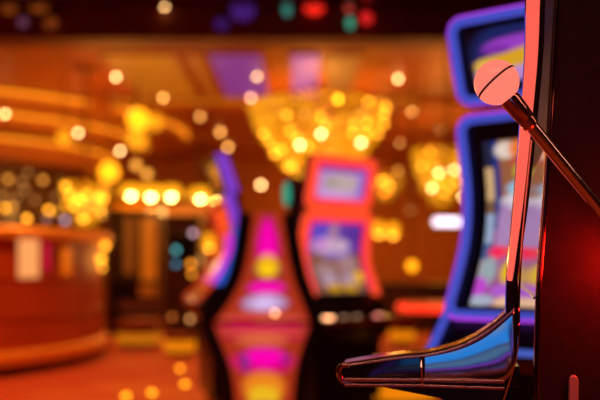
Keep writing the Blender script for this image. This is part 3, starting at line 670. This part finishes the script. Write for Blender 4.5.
for a in ((243, 12, 'wide dim purple reflection patch on the overhead beam', rgb(90, 40, 150), .5, .10, .08), (231, -8, 'blue reflection patch above the wide purple one', rgb(40, 60, 170), 1, .05, .05), (222, 25, 'dim indigo reflection patch left below the wide purple one', rgb(50, 20, 90), 1, .06, .05),
          (287, 10, 'teal reflection patch on the overhead beam between purple and red', rgb(50, 120, 110), 1.2, .035, .06), (314, 5, 'bright red reflection patch on the overhead beam', (1, .02, .01), 1.2, .09, .09), (342, -6, 'red reflection patch at the top edge beside the cream one', (1, .02, .02), .6, .07, .03),
          (366, 19, 'small red reflection patch right of the lower teal one', (1, .02, .02), .8, .05, .05), (350, 24, 'lower teal reflection patch between the red ones', rgb(60, 150, 120), 1.2, .03, .05), (349, 9, 'pinkish red reflection patch over the lower teal one', rgb(190, 60, 50), 1, .035, .035),
          (10, 8, 'dim bronze reflection patch at the far left of the beam', rgb(120, 52, 14), 1, .07, .06), (40, 6, 'dim bronze reflection patch, second from the left on the beam', rgb(130, 58, 16), 1, .09, .06), (52, 24, 'small bronze reflection patch low on the beam', rgb(115, 48, 14), 1, .06, .05), (24, 23, 'dim mauve reflection patch low at the left of the beam', rgb(100, 55, 80), 1, .04, .04)):
    beam_glow(*a)

# -------------------------------------------------- glowing panels standing in for reflections on the ceiling
def ceil_reflection(x0, x1, label, col, es, y0=52, y1=94):
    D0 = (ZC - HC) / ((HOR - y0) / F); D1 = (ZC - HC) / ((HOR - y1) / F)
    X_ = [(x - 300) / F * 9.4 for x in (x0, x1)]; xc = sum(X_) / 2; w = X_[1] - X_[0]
    t = thing('ceiling_reflection', (xc, (D0 + D1) / 2, ZC), label, 'light panel'); d = D1 - D0
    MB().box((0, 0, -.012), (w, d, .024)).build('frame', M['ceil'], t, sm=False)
    MB().box((0, 0, -.027), (w - .06, d - .06, .006)).build('diffuser', glow('ceiling_reflection_glow', col, es), t, sm=False)  # glowing sheet standing in for a reflection on the ceiling
ceil_reflection(122, 190, 'wide orange reflection patch on the ceiling, leftmost of the five', rgb(185, 92, 12), .9)
ceil_reflection(196, 214, 'narrow orange reflection patch on the ceiling beside the purple one', rgb(170, 75, 12), .9)
ceil_reflection(217, 268, 'purple reflection patch on the ceiling', rgb(118, 45, 125), 1.0)
ceil_reflection(290, 320, 'violet reflection patch on the ceiling', rgb(165, 80, 165), .85)
ceil_reflection(324, 357, 'tan reflection patch on the ceiling, rightmost of the five', rgb(165, 88, 30), .85)
lt = thing('light_strip', (0, 10.60, ZC - .035), 'long amber light strip along the gilded ceiling trim', 'light strip')
MB().box((-.45, 0, 0), (3.9, .02, .05)).build('diffuser', glow('amber_strip', rgb(190, 100, 15), 1.0), lt, sm=False)
MB().box((-.45, .012, 0), (3.94, .02, .06)).build('housing', M['brass'], lt, sm=False)

# ------------------------------------------------ furniture at the back left
cab = thing('display_cabinet', at(133, 265, 10.3) * Vector((1, 1, 0)) if False else (at(133, 265, 10.3).x, 10.3, 0), 'dark open display cabinet with amber lit columns, right of the bar', 'cabinet')
hC = 1.62; wC = .66
for sx in (-1, 1): MB().box((sx * (wC / 2 - .02), .2, hC / 2), (.04, .4, hC)).build('side', M['wood'], cab, sm=False)
MB().box((0, .39, hC / 2), (wC, .02, hC)).build('back', M['wood'], cab, sm=False)
MB().box((0, .2, hC - .02), (wC, .42, .04)).build('top', M['gold'], cab, sm=False)
for z_ in (.05, .28, .46, .66): MB().box((0, .2, z_), (wC - .08, .38, .05)).build('shelf', M['black'], cab, sm=False)
M['amber_col'] = glow('amber_column_light', rgb(190, 84, 8), 1.0)
MB().box((-.12, .36, 1.13), (.12, .03, .72)).build('light_column', glow('dim_column_light', rgb(130, 55, 8), 1.0), cab, sm=False)
MB().box((.13, .36, 1.08), (.19, .03, .8)).build('light_column', M['amber_col'], cab, sm=False)
MB().box((.12, .37, .56), (.22, .02, .16)).build('light_column', glow('low_column_light', rgb(150, 58, 8), 1.0), cab, sm=False)
MB().box((0, .37, .36), (.5, .02, .10)).build('light_column', glow('red_glow_shelf', rgb(85, 22, 6), 1.0), cab, sm=False)
hd = thing('archway_header', (at(170, 0, 11.9).x, 12.05, 0), 'gold header beam on two posts behind the pendant lamps', 'beam')
MB().box((0, 0, 1.67), (1.5, .2, .14)).build('beam', M['amber_shade_dim'] if 'amber_shade_dim' in M else mat('gilded_beam', (.8, .35, .05), .4), hd, sm=False)
for sx in (-1, 1): MB().box((sx * .72, 0, .8), (.07, .15, 1.6)).build('post', M['wood'], hd, sm=False)
struct('door_1', MB().box((at(178, 0, 13).x, 13.0, .8), (.75, .1, 1.6)), M['black'], sm=False)
# dark machine cabinet with small lamps
kx = at(183, 0, 8.6).x
ks = thing('ticket_kiosk', (kx, 8.6, 0), 'dark narrow kiosk with teal and amber lamps, left of the edge-on machine', 'kiosk')
MB().box((0, .15, .70), (.34, .3, 1.4)).build('cabinet', M['wood'], ks, bevel=.02)
MB().box((0, .0, 1.05), (.26, .02, .3)).build('dark_screen', M['gloss_black'], ks, bevel=.005)
for px, py, c, e, r in ((176, 250, (.06, .30, .32), 4, .03), (176, 264, (.05, .2, .3), 3.2, .028), (193, 233, (.6, .35, .45), 3.2, .03), (191, 264, (1, .3, .02), 3, .036), (192, 274, (1, .32, .02), 3.2, .03), (172, 317, (1, .25, .04), 1.3, .03), (190, 319, (1, .42, .12), 2.2, .03), (191, 335, (.8, .25, .03), .7, .03)):
    q = at(px, py, 8.58) - Vector((kx, 8.6, 0))
    MB().sphere(q, r * .8, 10).build('lamp', glow('kiosk_lamp', c, e), ks)
def ottoman(px, D, w, label, h=.30, gl=None):
    x = at(px, 0, D).x; t = thing('ottoman', (x, D, 0), label, 'ottoman'); r = w / 2
    MB().lathe([(r * .9, 0), (r * .9, .05)], n=36).build('base', M['black'], t)
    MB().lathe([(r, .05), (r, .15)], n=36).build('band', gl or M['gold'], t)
    MB().lathe([(r * .97, .15), (r, .18), (r * 1.02, h - .05), (r * .96, h - .01), (r * .8, h), (.0001, h)], n=36).build('cushion', M['velvet'], t)
M['gold_glint'] = glow('golden_floor_glint', (1.0, .35, .01), 4.0)
M['lit_band'] = glow('glowing_gold_band', rgb(205, 110, 12), 1.0)  # ottoman bands given a glow of their own to look lit
M['lit_band2'] = glow('glowing_amber_band', rgb(240, 130, 8), 1.0)
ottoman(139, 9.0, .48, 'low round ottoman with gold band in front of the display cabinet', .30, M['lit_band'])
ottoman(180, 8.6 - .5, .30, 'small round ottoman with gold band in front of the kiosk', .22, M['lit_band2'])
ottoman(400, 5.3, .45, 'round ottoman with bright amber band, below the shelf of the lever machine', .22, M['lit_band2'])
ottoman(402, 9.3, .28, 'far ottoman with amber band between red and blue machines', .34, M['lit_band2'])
for px, D, lb in ((126, 5.45, 'small golden floor glint, nearest of the four on the carpet'), (152, 5.6, 'small golden floor glint, second nearest on the carpet'), (185, 6.0, 'small golden floor glint right of the two nearest'), (180, 6.9, 'small golden floor glint, farthest of the four on the carpet')):
    t = thing('floor_glint', (at(px, 0, D).x, D, 0), lb, 'floor glint')
    MB().lathe([(.035, 0), (.035, .012)], n=20).build('rim', M['brass'], t)
    MB().lathe([(.024, .012), (.02, .03), (.01, .038), (.0001, .04)], n=18).build('dome', M['gold_glint'], t)  # glowing dome standing in for a golden reflection off the floor
# low table with a red light rim
tb = thing('cocktail_table', (at(437, 0, 7.0).x, 7.0, 0), 'low round table with red light rim beside the blue framed machine', 'table')
zt = HC - 42 / F * 7.0
MB().lathe([(.30, zt - .03), (.30, zt + .03)], n=40).build('tabletop', M['black'], tb)
MB().ring([(.31 + .028 * math.cos(a), zt + .034 * math.sin(a)) for a in [2 * PI * k / 10 for k in range(10)]], n=48).build('light_rim', glow('red_rim_light', rgb(255, 50, 25), 1.6), tb)
MB().lathe([(.2, 0), (.2, .02), (.04, .05), (.04, zt - .03)], n=24).build('pedestal', M['black'], tb)
# white lamp and far counter on the right
wl = thing('wall_light', at(447, 222, 8.0), 'oblong white lavender light beside the blue frame', 'lamp')
MB().tube([(-.12, 0, 0), (-.03, 0, .004), (.12, 0, 0)], .036, 12).build('tube', glow('white_tube', (.9, .76, .95), 3.0), wl)
MB().box((0, .05, 0), (.32, .03, .11)).build('backplate', M['brass'], wl, sm=False)
MB().lathe([(.008, .05), (.008, ZC - wl.location.z)], n=8).build('hanger', M['black'], wl)
ct = thing('service_counter', (1.75, 11.2, 0), 'dark low counter far back, between red and blue machines', 'counter')
MB().box((0, 0, .30), (2.3, .6, .6)).build('body', M['wood'], ct, sm=False, bevel=.01)
MB().box((0, 0, .62), (2.4, .66, .04)).build('top', M['black'], ct, sm=False, bevel=.01)

# ------------------------------------------------------------------ lights
def down(name, x, y, z, p, ang=110, col=(1.0, .36, .07), r=.25): return lamp(name, (x, y, z), p, col, r, 'SPOT', math.radians(ang))
down('bar_spot', -1.9, 5.0, 2.7, 235, 120); down('bar_spot', -3.2, 4.2, 2.7, 170, 120); down('bar_spot', -1.5, 7.4, 2.7, 130)
down('front_fill_spot', -1.4, -1.6, 2.8, 90); down('front_fill_spot', 1.2, -2.6, 2.8, 90); down('front_fill_spot', 2.6, .2, 2.8, 70)  # unseen fill spots added so the rails mirror a lit floor
lamp('canopy_light', (-2.2, 9.6, 2.0), 26, (1.0, .36, .05), .3)
lamp('aisle_light', (1.6, 9.0, 2.0), 24, (1.0, .36, .05), .3)
lamp('back_wall_light', (0.2, 15.6, 1.4), 26, (1.0, .36, .04), .3)
lamp('back_wall_light', (2.6, 15.4, 1.4), 16, (1.0, .36, .04), .3)
# unseen glowing strips added for long highlights on the chrome lever
for xs, lb in ((-.5, 'unseen peach fill strip added on the ceiling over the near lever machine'), (2.6, 'unseen peach fill strip added on the ceiling near the right wall')):
  st = thing('light_strip', (xs, -.2, ZC), lb, 'light strip')
  MB().box((0, 0, -.02), (2.5, .26, .04)).build('housing', M['brass'], st, sm=False)
  MB().box((0, 0, -.045), (2.4, .20, .01)).build('diffuser', glow('peach_fill_strip', (1.0, .40, .28), 9.0), st, sm=False)
w = bpy.data.worlds.new('world'); S.world = w; w.use_nodes = True
w.node_tree.nodes['Background'].inputs[0].default_value = (0.02, 0.007, 0.002, 1); w.node_tree.nodes['Background'].inputs[1].default_value = 0.3
S.view_settings.view_transform = 'Standard'; S.view_settings.look = 'None'; S.view_settings.gamma = 1; S.view_settings.exposure = 0
S.view_settings.use_curve_mapping = False
S.cycles.use_adaptive_sampling = False
S.cycles.use_denoising = True
S.cycles.sample_clamp_indirect = 4
S.cycles.max_bounces = 6
